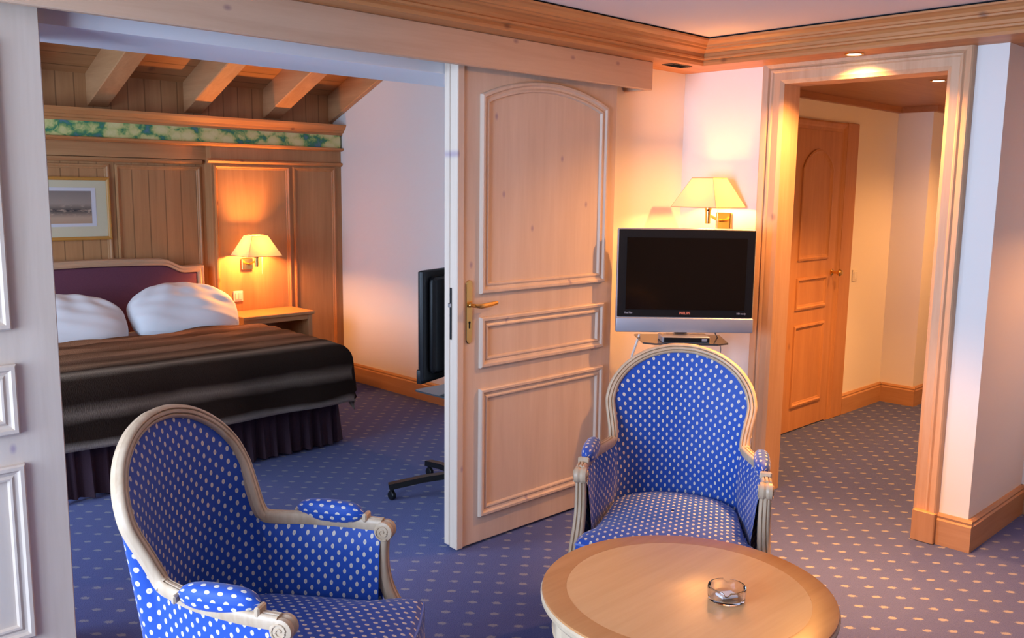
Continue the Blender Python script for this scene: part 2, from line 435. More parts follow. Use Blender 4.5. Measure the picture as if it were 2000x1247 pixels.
# horizontal rails and cornice of the bedroom wall
def rail(bm, x0, x1, yb, prof):
    rows = [[Vector((x, yb-d, z)) for d, z in prof] for x in (x0, x1)]
    grid(bm, rows, cv=True, cap=True)
bm = bmesh.new()
rail(bm, 2.97, 4.10, 6.206, [(0, 1.725), (.018, 1.728), (.03, 1.742), (.028, 1.752), (.0, 1.758)])
struct('trim_4', bm, M['honeyX'], 'narrow wooden rail topping the lamp-lit panels', 'moulding')
bm = bmesh.new()
rail(bm, -.5, 2.97, YB, [(0, 1.715), (.018, 1.718), (.034, 1.732), (.03, 1.745), (.0, 1.75)])
box(bm, -.5, 3.0, YB-.03, YB, 1.75, 1.86)
struct('trim_5', bm, M['panelX'], 'wooden rail and frieze over the headboard panels', 'moulding')
bm = bmesh.new()
rail(bm, -.5, 4.10, YB+.0, [(0, 1.845), (.125, 1.845), (.15, 1.855), (.155, 1.868), (.13, 1.872), (0, 1.872)])
struct('trim_6', bm, M['honeyX'], 'honey pine shelf moulding under the floral border', 'moulding')
struct('trim_7', B((-.5, 4.085, 6.185, YB, 1.872, 1.972)), M['border'], 'green and yellow floral wallpaper border strip', 'wallpaper border')
bm = bmesh.new()
rail(bm, -.5, 4.10, YB, [(0, 1.97), (.13, 1.97), (.135, 1.985), (.15, 1.99), (.155, 2.005), (.165, 2.008), (.185, 2.035), (.19, 2.05), (0, 2.05)])
struct('trim_8', bm, M['honeyX'], 'honey pine cornice above the floral border', 'moulding')
# rafters
def rafter(x0, x1, label):
    bm = bmesh.new()
    rows = []
    for y in (YB, 3.3):
        z = 2.075+(YB-y)*.41
        rows.append([Vector((x0, y, z)), Vector((x1, y, z)), Vector((x1, y, z+.215)), Vector((x0, y, z+.215))])
    grid(bm, rows, cv=True, cap=True)
    bmesh.ops.bevel(bm, geom=[e for e in bm.edges], offset=.006, segments=1, affect='EDGES')
    o = obj('roof_rafter', bm, M['rafter']); tag(o, label, 'roof beam', 'sloping rafters over the bed')
rafter(.87, 1.0, 'sloping roof rafter nearest the bedroom window, hidden by the white door')
rafter(1.54, 1.67, 'sloping roof rafter just behind the top of the white door')
rafter(2.20, 2.335, 'leftmost fully visible sloping rafter over the bed')
rafter(2.86, 2.995, 'middle sloping rafter, above the end of the headboard')
rafter(3.48, 3.62, 'sloping rafter above the bedside lamp, third in view')
rafter(4.055, 4.10, 'narrow sloping rafter lying against the white bedroom wall')
# ---- crown / soffit moulding of the sitting room (L-shaped sweep)
CP = [(-.2549, ZS), (0, ZS), (.004, ZS+.012), (.0, ZS+.024), (.012, ZS+.028), (.014, ZS+.036), (.008, ZS+.042), (.012, ZS+.055), (.026, ZS+.066), (.04, ZS+.07),
      (.042, ZS+.078), (.052, ZS+.08), (.056, ZS+.09), (.072, ZS+.1), (.084, ZS+.104), (.087, ZS+.112), (-.2549, ZS+.112)]
bm = bmesh.new()
grid(bm, [[Vector((-1.7, 2.65-d, z)) for d, z in CP], [Vector((3.887-d, 2.65-d, z)) for d, z in CP]], cv=True, cap=True)
struct('trim_9', bm, M['honeyX'], 'honey pine crown moulding above the sliding doors', 'crown moulding')
bm = bmesh.new()
grid(bm, [[Vector((3.887-d, 2.65-d, z)) for d, z in CP], [Vector((3.887-d, -2.3, z)) for d, z in CP]], cv=True, cap=True)
struct('trim_10', bm, M['honeyY'], 'honey pine crown moulding running over the hallway doorway', 'crown moulding')
struct('trim_11', B((-1.7, 3.81, 2.57, YP, ZS+.1125, ZC), (3.81, XW, -2.3, YP, ZS+.1125, ZC)), M['dark'], 'dark strip painted as the shadow gap between crown moulding and ceiling', 'shadow gap')  # solid near-black strip stands in for the shade under the ceiling
# pelmet over the sliding doors
struct('trim_12', B((-1.0, 3.607, 2.745, 2.775, 2.05, ZS), (3.577, 3.607, 2.775, YP, 2.05, ZS), bev=.004), M['pelmetX'], 'pale pine pelmet board hiding the sliding door rail', 'pelmet')
# baseboards
def baseboard(name, p0, p1, nrm, label, mat='baseX', h=.145, t=.022):
    p0, p1, nrm = Vector(p0), Vector(p1), Vector(nrm)
    prof = [(0, 0), (t, 0), (t, h-.03), (t*.72, h-.022), (t*.8, h-.012), (t*.45, h), (0, h)]
    bm = bmesh.new()
    grid(bm, [[Vector((p.x, p.y, 0))+nrm*d+Vector((0, 0, z)) for d, z in prof] for p in (p0, p1)], cv=True, cap=True)
    return struct(name, bm, M[mat], label, 'baseboard')
baseboard('baseboard_bedroom', (XW, 3.28, 0), (XW, 6.2, 0), (-1, 0, 0), 'orange pine baseboard along the white bedroom wall', 'baseY')
baseboard('baseboard_right', (XW, 1.288, 0), (XW, 1.445, 0), (-1, 0, 0), 'short pine baseboard below the white pier', 'baseY')
baseboard('baseboard_corner', (XW, 1.31, 0), (4.82, 1.31, 0), (0, -1, 0), 'pine baseboard running back from the white corner')
baseboard('baseboard_passage', (4.82, 1.31, 0), (4.82, -2.3, 0), (-1, 0, 0), 'pine baseboard in the passage right of the corner', 'baseY')
baseboard('baseboard_tv', (XW, 2.44, 0), (XW, YP, 0), (-1, 0, 0), 'pine baseboard behind the television', 'baseY')
baseboard('baseboard_partition', (3.45, YP, 0), (XW, YP, 0), (0, -1, 0), 'pine baseboard beside the sliding door')
baseboard('baseboard_hall', (6.035, 2.85, 0), (6.69, 2.85, 0), (0, -1, 0), 'pine baseboard in the hallway beside its door')
baseboard('baseboard_hall_near', (XW+.15, 2.85, 0), (5.135, 2.85, 0), (0, -1, 0), 'pine baseboard between doorway and hallway door')
baseboard('baseboard_hall_step', (6.69, 2.828, 0), (6.69, 2.578, 0), (-1, 0, 0), 'pine baseboard on the hallway wall projection', 'baseY')
baseboard('baseboard_hall_far', (6.69, 2.60, 0), (8.2, 2.60, 0), (0, -1, 0), 'pine baseboard at the far end of the hallway')
# hallway ceiling trim
bm = B((XW+.15, 6.65, 2.81, 2.85, ZS-.04, ZS), (6.65, 6.69, 2.56, 2.85, ZS-.04, ZS), (6.69, 8.2, 2.56, 2.60, ZS-.04, ZS))
struct('trim_13', bm, M['deepX'], 'narrow dark wooden ceiling trim in the hallway', 'moulding')
# doorway casing: mitred profile sweep around the opening
def casing(name, plane, axis, a0, a1, top, prof, mat, label, sgn=-1):
    """prof (outward distance from opening, height off the wall)"""
    bm = bmesh.new()
    rows = []
    for d, h in prof:
        c = plane+sgn*h
        pts = [(a0-d, 0), (a0-d, top+d), (a1+d, top+d), (a1+d, 0)]
        rows.append([Vector((c, a, z)) if axis == 'y' else Vector((a, c, z)) for a, z in pts])
    rows = [list(x) for x in zip(*rows)]
    grid(bm, rows, cv=True, cap=True)
    return struct(name, bm, mat, label, 'door casing')
CS = [(-.012, -.15), (-.012, .004), (0, .012), (.006, .016), (.04, .016), (.046, .022), (.054, .024), (.06, .016), (.066, .026), (.082, .032), (.09, .034), (.096, .028), (.1, .016), (.1, 0), (.0, 0), (0, -.15)]
casing('door_frame_1', XW, 'y', JR, JL, JT, CS, M['casingZ'], 'pine casing around the open hallway doorway')
struct('trim_14', B((XW-.045, XW, JR-.1, JR+.002, 0, .145), bev=.004), M['baseZ'], 'pine plinth block at the right foot of the doorway casing', 'plinth')
# ================================================================== DOORS
MP = [(0, 0), (.001, .014), (.006, .019), (.016, .019), (.022, .010), (.030, .008), (.038, .013), (.044, .012), (.048, .0)]
def arch_loop(x0, x1, z0, zs, zt, n=14):
    """rectangle with a segmental arched top, counter-clockwise"""
    c = (x0+x1)/2; hw = (x1-x0)/2; s = zt-zs; R = (hw*hw+s*s)/(2*s); cz = zt-R
    a0 = math.asin(hw/R); pts = [(x0, z0), (x1, z0)]
    for k in range(n+1):
        a = a0-2*a0*k/n; pts.append((c+R*math.sin(a), cz+R*math.cos(a)))
    return pts
def door_leaf(root, x0, x1, yf, th, panels, mat='whiteZ', z1=2.09, mould=None, prof=MP, ply=True):
    bm = bmesh.new()
    if ply:
        box(bm, x0+.002, x1, yf, yf+th*.55, .012, z1, bev=.003)
        box(bm, x0, x1, yf+th*.56, yf+th, .02, z1, bev=.003)
    else: box(bm, x0, x1, yf, yf+th, .008, z1, bev=.003)
    obj('leaf', bm, M[mat], root)
    for lp in panels:
        bm = bmesh.new(); panel_ring(bm, lp, yf, prof)
        obj('panel_moulding', bm, M[mould or mat], root)
def handle_set(root, x, y, zc, s=1):
    bm = bmesh.new()
    lp = []
    for k in range(25):
        a = PI*k/24; lp.append((x+.018*math.cos(a), zc+.085+.018*math.sin(a)*1.2))
    for k in range(25):
        a = PI+PI*k/24; lp.append((x+.018*math.cos(a), zc-.145+.018*math.sin(a)*1.2))
    rows = [[Vector((p[0], y-h, p[1])) for p in inset_loop(lp, i)] for i, h in ((0, 0), (0, .003), (.003, .006))]
    grid(bm, rows, cv=True, cap=True)
    pl = obj('handle_plate', bm, M['brass'], root, smooth=True)
    bm = bmesh.new(); lathe(bm, [(.011, 0), (.011, .012), (.008, .016), (.008, .045), (.0001, .047)], (x, y-.004, zc), axis='Y', n=16)
    path = catmull([(x, y-.045, zc), (x+s*.03, y-.05, zc-.003), (x+s*.08, y-.048, zc), (x+s*.125, y-.044, zc+.004)], 6)
    sweep(bm, path, [(.008*math.cos(2*PI*k/12), .0065*math.sin(2*PI*k/12)) for k in range(12)], scale=lambda t: 1.0+.35*math.sin(t*PI))
    obj('lever_handle', bm, M['brass'], root, smooth=True)
    bm = bmesh.new(); lathe(bm, [(.0001, .0072), (.0055, .0072), (.0055, .004)], (x, y, zc-.075), axis='Y', n=14)
    box(bm, x-.003, x+.003, y-.0072, y-.004, zc-.1, zc-.078)
    obj('keyhole', bm, M['dark'], root)
# right sliding leaf
d2 = thing('door_2', 'open whitewashed pine sliding door with arched panel and brass handle', 'door', (2.42, 2.82, 0), kind='structure')
door_leaf(d2, 2.42, 3.437, 2.825, .075, [arch_loop(2.55, 3.362, 1.122, 1.955, 2.036), rect(2.55, 3.362, .80, 1.022), rect(2.55, 3.368, .13, .708)])
obj('edge_bead', B((2.42, 2.457, 2.815, 2.83, .012, 2.09), bev=.003), M['whiteZ'], d2)
handle_set(d2, 2.492, 2.825, 1.08)
fp = obj('lock_faceplate', B((2.4185, 2.425, 2.852, 2.862, .935, 1.155)), M['dark'], d2)
obj('latch', B((2.412, 2.42, 2.852, 2.868, 1.072, 1.09), bev=.002), M['chrome'], fp, world=True)
# left sliding leaf
d1 = thing('door_1', 'white sliding door leaf at the left edge of the photo', 'door', (-.15, 2.82, 0), kind='structure')
door_leaf(d1, -.15, .868, 2.825, .075, [arch_loop(-.02, .742, 1.152, 1.955, 2.036), rect(-.02, .746, .845, 1.053), rect(-.02, .752, .215, .755)])
# hallway door
d3 = thing('door_3', 'closed orange pine hallway door with arched panel and brass knob', 'door', (5.2, 2.85, 0), kind='structure')
P3 = [(0, 0), (.002, .010), (.014, .012), (.022, .004), (.03, .002), (.033, 0)]
door_leaf(d3, 5.20, 5.80, 2.835, .02, [arch_loop(5.29, 5.70, 1.13, 1.72, 1.845), rect(5.29, 5.70, .81, 1.02), rect(5.29, 5.70, .165, .71)], mat='hallZ', z1=1.965, prof=P3, ply=False)
bm = bmesh.new(); lathe(bm, [(.0001, 0), (.022, 0), (.022, .006), (.009, .012), (.009, .04), (.02, .05), (.024, .062), (.018, .074), (.0001, .078)], (5.765, 2.835, 1.035), axis='Y', n=18)
obj('door_knob', bm, M['brass'], d3, smooth=True)
CH = [(-.01, -.02), (-.01, .006), (0, .012), (.02, .014), (.03, .02), (.05, .024), (.06, .02), (.062, 0)]
casing('door_frame_2', 2.85, 'x', 5.20, 5.80, 1.965, CH, M['hallZ'], 'pine casing around the closed hallway door')
struct('trim_15', B((5.86, 6.03, 2.826, 2.85, 0, 2.03), bev=.004), M['hallZ'], 'wide pine board beside the hallway door', 'casing')
# ================================================================== ARMCHAIRS
RAILH = [(.303, .190, .632), (.300, .10, .634), (.283, -.02, .638), (.256, -.10, .642), (.240, -.145, .648), (.237, -.165, .672), (.246, -.188, .72), (.256, -.210, .765),
         (.258, -.226, .80), (.242, -.250, .855), (.198, -.278, .911), (.130, -.300, .954), (.054, -.312, .976), (0, -.315, .980)]
def rail_full(n=5):
    half = catmull(RAILH, n)
    return half+[Vector((-p.x, p.y, p.z)) for p in reversed(half[:-1])]
def base_at(s):
    """U-shaped plan curve at seat level; s in 0..1 from right front to left front"""
    L1, Rr = .26, .245
    tot = 2*L1+PI*Rr
    d = s*tot
    if d < L1: return Vector((.272-.027*(d/L1), .19-d, 0))
    if d > tot-L1: e = tot-d; return Vector((-(.272-.027*(e/L1)), .19-e, 0))
    a = (d-L1)/Rr
    return Vector((Rr*math.cos(a), -.07-Rr*.86*math.sin(a), 0))
def chair_uv(p):
    yc = -.05
    if p.y > yc: uu = math.copysign(.27*PI/2+(p.y-yc), p.x)
    else: uu = .27*math.atan2(p.x, -(p.y-yc)+1e-9)
    return (uu, p.z)
def pad(bm, c, a, b, h, n=24, m=16):
    rows, uv = [], []
    for i in range(m+1):
        y = -1+2*i/m; rr = max(.02, (1-abs(y)**3.2))**.5; row, ur = [], []
        for k in range(n+1):
            q = 2*PI*k/n
            x = math.copysign(abs(math.cos(q))**.8, math.cos(q)); z = math.copysign(abs(math.sin(q))**.8, math.sin(q))
            row.append(Vector((c[0]+a*rr*x, c[1]+b*y, c[2]+h*rr*z))); ur.append((q*a*1.05, c[1]+b*y))
        rows.append(row); uv.append(ur)
    grid(bm, rows, uvs=uv)
def make_chair(label, loc, rot):
    R_ = thing('armchair', label, 'armchair', loc, rot, 'blue dotted bergere armchairs')
    rail = rail_full()
    n = len(rail)
    # arc length parameter, weighted so the arms take their share of the base curve
    s = [0.0]
    for i in range(1, n):
        a, b = rail[i-1], rail[i]
        s.append(s[-1]+math.hypot((b-a).x, (b-a).y)+.35*abs((b-a).z))
    s = [q/s[-1] for q in s]
    NT_ = 14
    def shell(off, puff):
        rows, uv = [], []
        for i, p in enumerate(rail):
            q = base_at(s[i]); q.z = .33
            row, ur = [], []
            for k in range(NT_+1):
                t = k/NT_
                w_ = p.lerp(q, t)
                inw = Vector((-w_.x, -w_.y-.02+.0, 0))
                if w_.y > -.05 and t > -1: inw = Vector((-w_.x, 0, 0))
                inw = inw.normalized() if inw.length > 1e-5 else Vector((0, 1, 0))
                pf = puff*min(1, math.sin(PI*min(1, t*1.15+.02)) * 1.5) if t < .85 else puff*.6
                w_ = w_+inw*(off+max(0, pf))
                row.append(w_); ur.append(chair_uv(w_))
            rows.append(row); uv.append(ur)
        return rows, uv
    bm = bmesh.new(); rows, uv = shell(.004, .018); grid(bm, rows, uvs=uv)
    obj('inner_upholstery', bm, M['fabric'], R_, smooth=True, world=False)
    bm = bmesh.new(); rows, uv = shell(-.014, -.0); grid(bm, rows, uvs=uv)
    obj('outer_upholstery', bm, M['fabric'], R_, smooth=True, world=False)
    # carved top rail: back hoop, and the two arm rails
    nj = 4*5
    hoop = rail[nj:n-nj]
    def refin(p, i):
        v = Vector((-p.x*.35, .9, .12)); return v
    bm = bmesh.new(); sweep(bm, hoop, fluted(.037, .036, 2), ref=refin)
    obj('back_frame', bm, M['chairwood'], R_, smooth=True, world=False)
    for sx in (1, -1):
        arm = [Vector((sx*abs(p.x), p.y, p.z)) for p in rail[:nj+2]]
        bm = bmesh.new(); sweep(bm, arm, fluted(.036, .036, 2), ref=Vector((0, 0, 1)))
        # rolled volute at the front of the arm
        x = sx*.300
        lathe(bm, [(.0001, -.022), (.016, -.022), (.0265, -.019), (.0275, -.008), (.0245, 0), (.0275, .008), (.0265, .019), (.016, .022), (.0001, .022)], (x, .198, .618), axis='X', n=22)
        for sd in (1, -1):
            sp = [Vector((x+sd*.0225, .198+(.004+.0018*k/2.2)*math.cos(k*.5)*1.0, .618+(.004+.0018*k/2.2)*math.sin(k*.5))) for k in range(24)]
            tube(bm, sp, .0022, 6)
        box(bm, x-.019, x+.019, .134, .148, .640, .664, bev=.004)     # small block in front of the pad
        box(bm, x-.017, x+.013, -.078, -.066, .642, .662, bev=.004)
        ar = obj('arm_rail', bm, M['chairwood'], R_, smooth=True, world=False)
        bm = bmesh.new(); pad(bm, (sx*.291, .034, .662), .027, .103, .031)
        obj('arm_pad', bm, M['fabric'], R_, smooth=True, world=False)
        bm = bmesh.new()
        post = catmull([(sx*.300, .196, .612), (sx*.300, .190, .56), (sx*.300, .192, .50), (sx*.302, .208, .44), (sx*.305, .240, .385), (sx*.306, .278, .335)], 6)
        sweep(bm, post, fluted(.040, .034, 2), ref=Vector((0, 1, .0)), scale=lambda t: .92+.25*t)
        obj('arm_support', bm, M['chairwood'], R_, smooth=True, world=False)
        bm = bmesh.new()
        box(bm, sx*.302-.026, sx*.302+.026, .254, .306, .285, .345, bev=.005)
        lathe(bm, [(.024, .285), (.026, .275), (.019, .265), (.024, .25), (.020, .15), (.014, .03), (.016, .018), (.012, 0), (.0001, 0)], (sx*.302, .28, 0), n=20)
        obj('leg', bm, M['chairwood'], R_, smooth=True, world=False)
        bm = bmesh.new()
        sweep(bm, catmull([(sx*.19, -.235, .34), (sx*.195, -.25, .2), (sx*.21, -.30, .004)], 5), [(.02, .02), (-.02, .02), (-.02, -.02), (.02, -.02)], scale=lambda t: 1-.3*t)
        obj('leg', bm, M['chairwood'], R_, world=False)
    # seat rail
    def outline(sc, k=1.0, fr=.345):
        pts = []
        for i in range(41):
            q = base_at(i/40); pts.append(Vector((q.x*sc, q.y*sc if q.y < 0 else q.y, 0)))
        pts.append(Vector((-.292, .26, 0))); pts.append(Vector((-.296, .318, 0)))
        for i in range(1, 12):
            a = i/12; pts.append(Vector((-.296+.592*a, .318+(fr-.318)*math.sin(PI*a)*1.2, 0)))
        pts.append(Vector((.296, .318, 0))); pts.append(Vector((.292, .26, 0)))
        return pts
    o1 = outline(1.0)
    bm = bmesh.new()
    inn = [p*.9 for p in o1]
    grid(bm, [[Vector((p.x, p.y, .275)) for p in o1], [Vector((p.x, p.y, .335)) for p in o1], [Vector((p.x, p.y, .335)) for p in inn], [Vector((p.x, p.y, .275)) for p in inn]], cv=True, cu=True)
    obj('seat_rail', bm, M['chairwood'], R_, world=False)
    # cushion
    bm = bmesh.new()
    o2 = outline(.93, fr=.36)
    lev = [(.90, .336), (.985, .342), (1.0, .36), (1.0, .405), (.985, .425), (.95, .436), (.8, .447), (.55, .455), (.3, .459), (.02, .460)]
    rows, uv = [], []
    for kk, (sc, z) in enumerate(lev):
        rows.append([Vector((p.x*sc, (p.y-.02)*sc+.02, z)) for p in o2])
        side = z < .41
        rr = []
        for p in o2:
            qx, qy = p.x*sc, (p.y-.02)*sc+.02
            rr.append((qx, z-.43+.33) if (side and p.y > .25) else (qx, qy))
        uv.append(rr)
    grid(bm, rows, cv=True, uvs=uv, cap=False)
    cu = obj('seat_cushion', bm, M['fabric'], R_, smooth=True, world=False)
    bm = bmesh.new()
    pth = [Vector((p.x*.992, (p.y-.02)*.992+.02, .421)) for p in o2[38:]+o2[:3]]
    tube(bm, pth, .0045, 8)
    pth = [Vector((p.x*.995, (p.y-.02)*.995+.02, .346)) for p in o2[38:]+o2[:3]]
    tube(bm, pth, .004, 8)
    obj('piping', bm, M['piping'], cu, smooth=True, world=False)
    return R_
def face_rot(fx, fy): return math.atan2(-fx, fy)
f1 = Vector((.530, -.848)); m1 = Vector((1.168, 1.80))-f1*.19
lc = make_chair('blue dotted armchair in the left foreground, seen from its side', (m1.x, m1.y, 0), face_rot(*f1))
lc.scale = (.97, .975, 1.01)
f2 = Vector((-.845, -.535)); m2 = Vector((2.368, 1.672))-f2*.19
make_chair('blue dotted armchair facing us behind the round table', (m2.x, m2.y, 0), face_rot(*f2))
# ================================================================== COFFEE TABLE
TX, TY, TZ, TR = 1.855, 1.25, .55, .375
tb = thing('coffee_table', 'round wooden coffee table with darker rim in front of the armchairs', 'table', (TX, TY, 0))
bm = bmesh.new(); lathe(bm, [(.0001, TZ), (TR-.066, TZ)], (TX, TY, 0), n=72)
lathe(bm, [(.0001, TZ-.02), (TR-.066, TZ-.02), (TR-.066, TZ-.001)], (TX, TY, 0), n=72)
obj('top_veneer', bm, M['tabletop'], tb, smooth=True)
bm = bmesh.new(); lathe(bm, [(TR-.066, TZ-.02), (TR-.066, TZ+.0003), (TR-.010, TZ+.0003), (TR-.003, TZ-.001), (TR-.002, TZ-.006), (TR-.01, TZ-.02)], (TX, TY, 0), n=96)
obj('top_rim', bm, M['tablerim'], tb, smooth=True)
bm = bmesh.new(); lathe(bm, [(TR-.02, TZ-.004), (TR-.003, TZ-.0045), (TR+.001, TZ-.012), (TR, TZ-.022), (TR-.008, TZ-.030), (TR-.012, TZ-.036), (TR-.024, TZ-.040), (TR-.034, TZ-.045), (TR-.034, TZ-.105), (TR-.030, TZ-.110), (TR-.036, TZ-.116), (TR-.06, TZ-.116), (TR-.06, TZ-.02)], (TX, TY, 0), n=96)
ap = obj('apron', bm, M['tableside'], tb, smooth=True)
for k in range(4):
    a = PI/4+k*PI/2+.25
    lx, ly = TX+(TR-.055)*math.cos(a), TY+(TR-.055)*math.sin(a)
    bm = bmesh.new(); lathe(bm, [(.0001, TZ-.03), (.028, TZ-.03), (.028, TZ-.12), (.02, TZ-.13), (.027, TZ-.145), (.022, .2), (.014, .03), (.017, .02), (.012, 0), (.0001, 0)], (lx, ly, 0), n=18)
    obj('leg', bm, M['tableside'], tb, smooth=True)
# ashtray
AX, AY = 1.885, 1.150
bm = bmesh.new()
NA = 64
def ash_h(a):
    best = 99
    for j in range(4):
        d = abs((a-(.55+j*PI/2)+PI) % (2*PI)-PI); best = min(best, d)
    return .036-(.010*max(0, 1-(best/.17)**4) if best < .17 else 0)
rows = []
for rad, h in ((.0001, 0), (.040, 0), (.0455, .003), (.047, .012), (.0478, 1.0), (.0462, 1.06), (.0428, 1.06), (.041, .99), (.0405, .011), (.038, .0075), (.0001, .007)):
    row = []
    for k in range(NA):
        a = 2*PI*k/NA; z = h if h < .5 else ash_h(a)*h*.94
        row.append(Vector((AX+rad*math.cos(a), AY+rad*math.sin(a), TZ+.0006+z)))
    rows.append(row)
grid(bm, rows, cv=True)
o = obj('ashtray', bm, M['glass'], smooth=True); tag(o, 'round clear glass ashtray with notched rim on the coffee table', 'ashtray')
bm = bmesh.new(); box(bm, -.024, .024, -.015, .015, 0, .006, bev=.0012)
bmesh.ops.rotate(bm, cent=(0, 0, 0), matrix=Matrix.Rotation(-.35, 3, 'Z') @ Matrix.Rotation(.10, 3, 'Y'), verts=list(bm.verts))
bmesh.ops.translate(bm, verts=list(bm.verts), vec=(AX-.003, AY-.002, TZ+.0115))
o = obj('matchbook', bm, M['linen']); tag(o, 'small white matchbook lying inside the glass ashtray', 'matchbook')
# ================================================================== TELEVISIONS
def text_mesh(s, size, name):
    cu = bpy.data.curves.new(name, 'FONT'); cu.body = s; cu.size = size; cu.align_x = 'CENTER'; cu.extrude = .0006
    cu.offset = .0006
    o = bpy.data.objects.new('tmp', cu); COL.objects.link(o)
    me = bpy.data.meshes.new_from_object(o.evaluated_get(bpy.context.evaluated_depsgraph_get()))
    bpy.data.objects.remove(o); bpy.data.curves.remove(cu)
    return me
def add_text(s, size, name, mat, parent, loc, rot=(PI/2, 0, 0)):
    me = text_mesh(s, size, name); me.materials.append(mat)
    o = bpy.data.objects.new(name, me); COL.objects.link(o); o.parent = parent; o.location = loc; o.rotation_euler = rot
    return o
M['redtext'] = plain('red_lettering', (.55, .16, .10), .5)
M['greytext'] = plain('grey_lettering', (.25, .25, .28), .5)
def make_tv(label, loc, rotz, W=.665, Ht=.49, dark=False):
    t = thing('television', label, 'television', loc, rotz, 'flat televisions on wheeled stands')
    # local: front faces -Y, base of casing at z=0
    body = M['black'] if dark else M['silver']
    bm = bmesh.new(); box(bm, -W/2, W/2, 0, .035, 0, Ht, bev=.012, seg=3)
    obj('casing', bm, body, t, smooth=True, world=False)
    bm = bmesh.new(); box(bm, -W/2+.035, W/2-.035, .03, .075, .035, Ht-.03, bev=.03, seg=3)
    for k in range(9): box(bm, -.18+k*.045, -.155+k*.045, .074, .0765, Ht*.62, Ht*.8)
    obj('back_shell', bm, M['black'], t, smooth=True, world=False)
    bm = bmesh.new(); box(bm, -W/2+.006, W/2-.006, -.004, .004, .062, Ht-.006, bev=.003)
    bz = obj('bezel', bm, M['black'], t, world=False)
    bm = bmesh.new(); box(bm, -W/2+.045, W/2-.045, -.0048, -.0035, .098, Ht-.045)
    obj('screen', bm, M['screen'], bz, world=False)
    bm = bmesh.new(); box(bm, -W/2, W/2, -.012, .02, -.012, .060, bev=.007, seg=3)
    obj('speaker_bar', bm, M['silver'] if not dark else M['black'], t, smooth=True, world=False)
    if not dark:
        add_text('PHILIPS', .0165, 'brand_lettering', M['redtext'], bz, (.0, -.0052, .077))
        add_text('HD ready', .011, 'badge_lettering', M['greytext'], bz, (W/2-.06, -.0052, .079))
        add_text('Pixel Plus', .010, 'badge_lettering', M['greytext'], bz, (-W/2+.06, -.0052, .079))
    return t
def make_stand(label, loc, rotz, hshelf, ztv, phase=.3):
    s = thing('tv_stand', label, 'tv stand', loc, rotz, 'wheeled television stands')
    bm = bmesh.new()
    box(bm, -.03, .03, .005, .035, .12, ztv+.22, bev=.006)
    obj('pole', bm, M['black'], s, world=False)
    bm = bmesh.new(); box(bm, -.09, .09, .0, .012, ztv+.12, ztv+.30, bev=.003)
    obj('mount_plate', bm, M['black'], s, world=False)
    bm = bmesh.new()
    pts = [(-.215, .12), (-.2, .13), (.2, .13), (.215, .12), (.205, -.12), (.15, -.155), (-.15, -.155), (-.205, -.12)]
    rows = [[Vector((a, b, z)) for a, b in pts] for z in (hshelf-.004, hshelf+.004)]
    grid(bm, rows, cv=True, cap=True)
    obj('shelf', bm, M['glassd'], s, world=False)
    bm = bmesh.new(); lathe(bm, [(.0001, .08), (.045, .08), (.05, .09), (.05, .12), (.035, .14), (.0001, .14)], (0, .02, 0), n=20)
    obj('hub', bm, M['black'], s, smooth=True, world=False)
    for k in range(5):
        a = phase+k*2*PI/5; c, q = math.cos(a), math.sin(a)
        bm = bmesh.new()
        sweep(bm, [Vector((c*.03, .02+q*.03, .115)), Vector((c*.2, .02+q*.2, .10)), Vector((c*.37, .02+q*.37, .072))], [(.014, .02), (.014, -.02), (-.014, -.024), (-.014, .024)])
        lg = obj('leg', bm, M['black'], s, world=False)
        bm = bmesh.new(); cx, cy = c*.355, .02+q*.355
        box(bm, cx-.008, cx+.008, cy-.008, cy+.008, .04, .07)
        lathe(bm, [(.0001, -.012), (.020, -.012), (.024, -.008), (.024, .008), (.020, .012), (.0001, .012)], (cx, cy, .0245), axis='X', n=16)
        obj('castor', bm, M['black'], lg, smooth=True, world=False)
    return s
M['glassd'] = plain('smoked_glass_shelf', (.05, .055, .06), .08, .6)
TVX, TVY = 3.598, 2.502
rt = math.radians(-45)+0.0
make_tv('silver and black television in the corner beside the sliding door', (TVX, TVY, .90), math.atan2(-.70, .715))
sx_, sy_ = TVX+.70*.065, TVY+.715*.065
make_stand('wheeled black stand with glass shelf under the corner television', (sx_, sy_, 0), math.atan2(-.70, .715), .843, .90, .1)
# set-top box
bm = bmesh.new(); box(bm, -.115, .115, -.085, .04, .0, .028, bev=.003)
st = thing('set_top_box', 'silver set-top box on the glass shelf below the corner television', 'set-top box', (TVX-.7*-.02, TVY-.715*-.02, .8475), math.atan2(-.70, .715))
obj('case', bm, M['silver'], st, world=False)
bm = bmesh.new(); box(bm, -.105, .112, -.0875, -.084, .003, .025)
obj('front_panel', bm, M['black'], st, world=False)
bm = bmesh.new(); box(bm, .075, .100, -.0885, -.087, .008, .021)
obj('display', bm, M['silver'], st, world=False)
d_ = Vector((.715, -.70)); n_ = Vector((.70, .715))
def tvp(a, b, z): return Vector((TVX+d_.x*a+n_.x*b, TVY+d_.y*a+n_.y*b, z))
bm = bmesh.new(); tube(bm, catmull([tvp(-.2, .1, .86), tvp(-.222, .1, .79), tvp(-.235, .11, .72), tvp(-.23, .13, .5), tvp(-.2, .16, .2), tvp(-.18, .2, .01)], 6), .006, 8)
o = obj('power_cable', bm, M['plastic'], smooth=True); tag(o, 'white cable hanging down left of the corner television stand', 'cable')
bm = bmesh.new(); tube(bm, catmull([tvp(.17, .1, .88), tvp(.205, .1, .80), tvp(.20, .11, .7), tvp(.2, .14, .4), tvp(.16, .2, .01)], 6), .003, 6)
o = obj('aerial_cable', bm, M['greytext'], smooth=True); tag(o, 'thin grey cable hanging right of the corner television stand', 'cable')
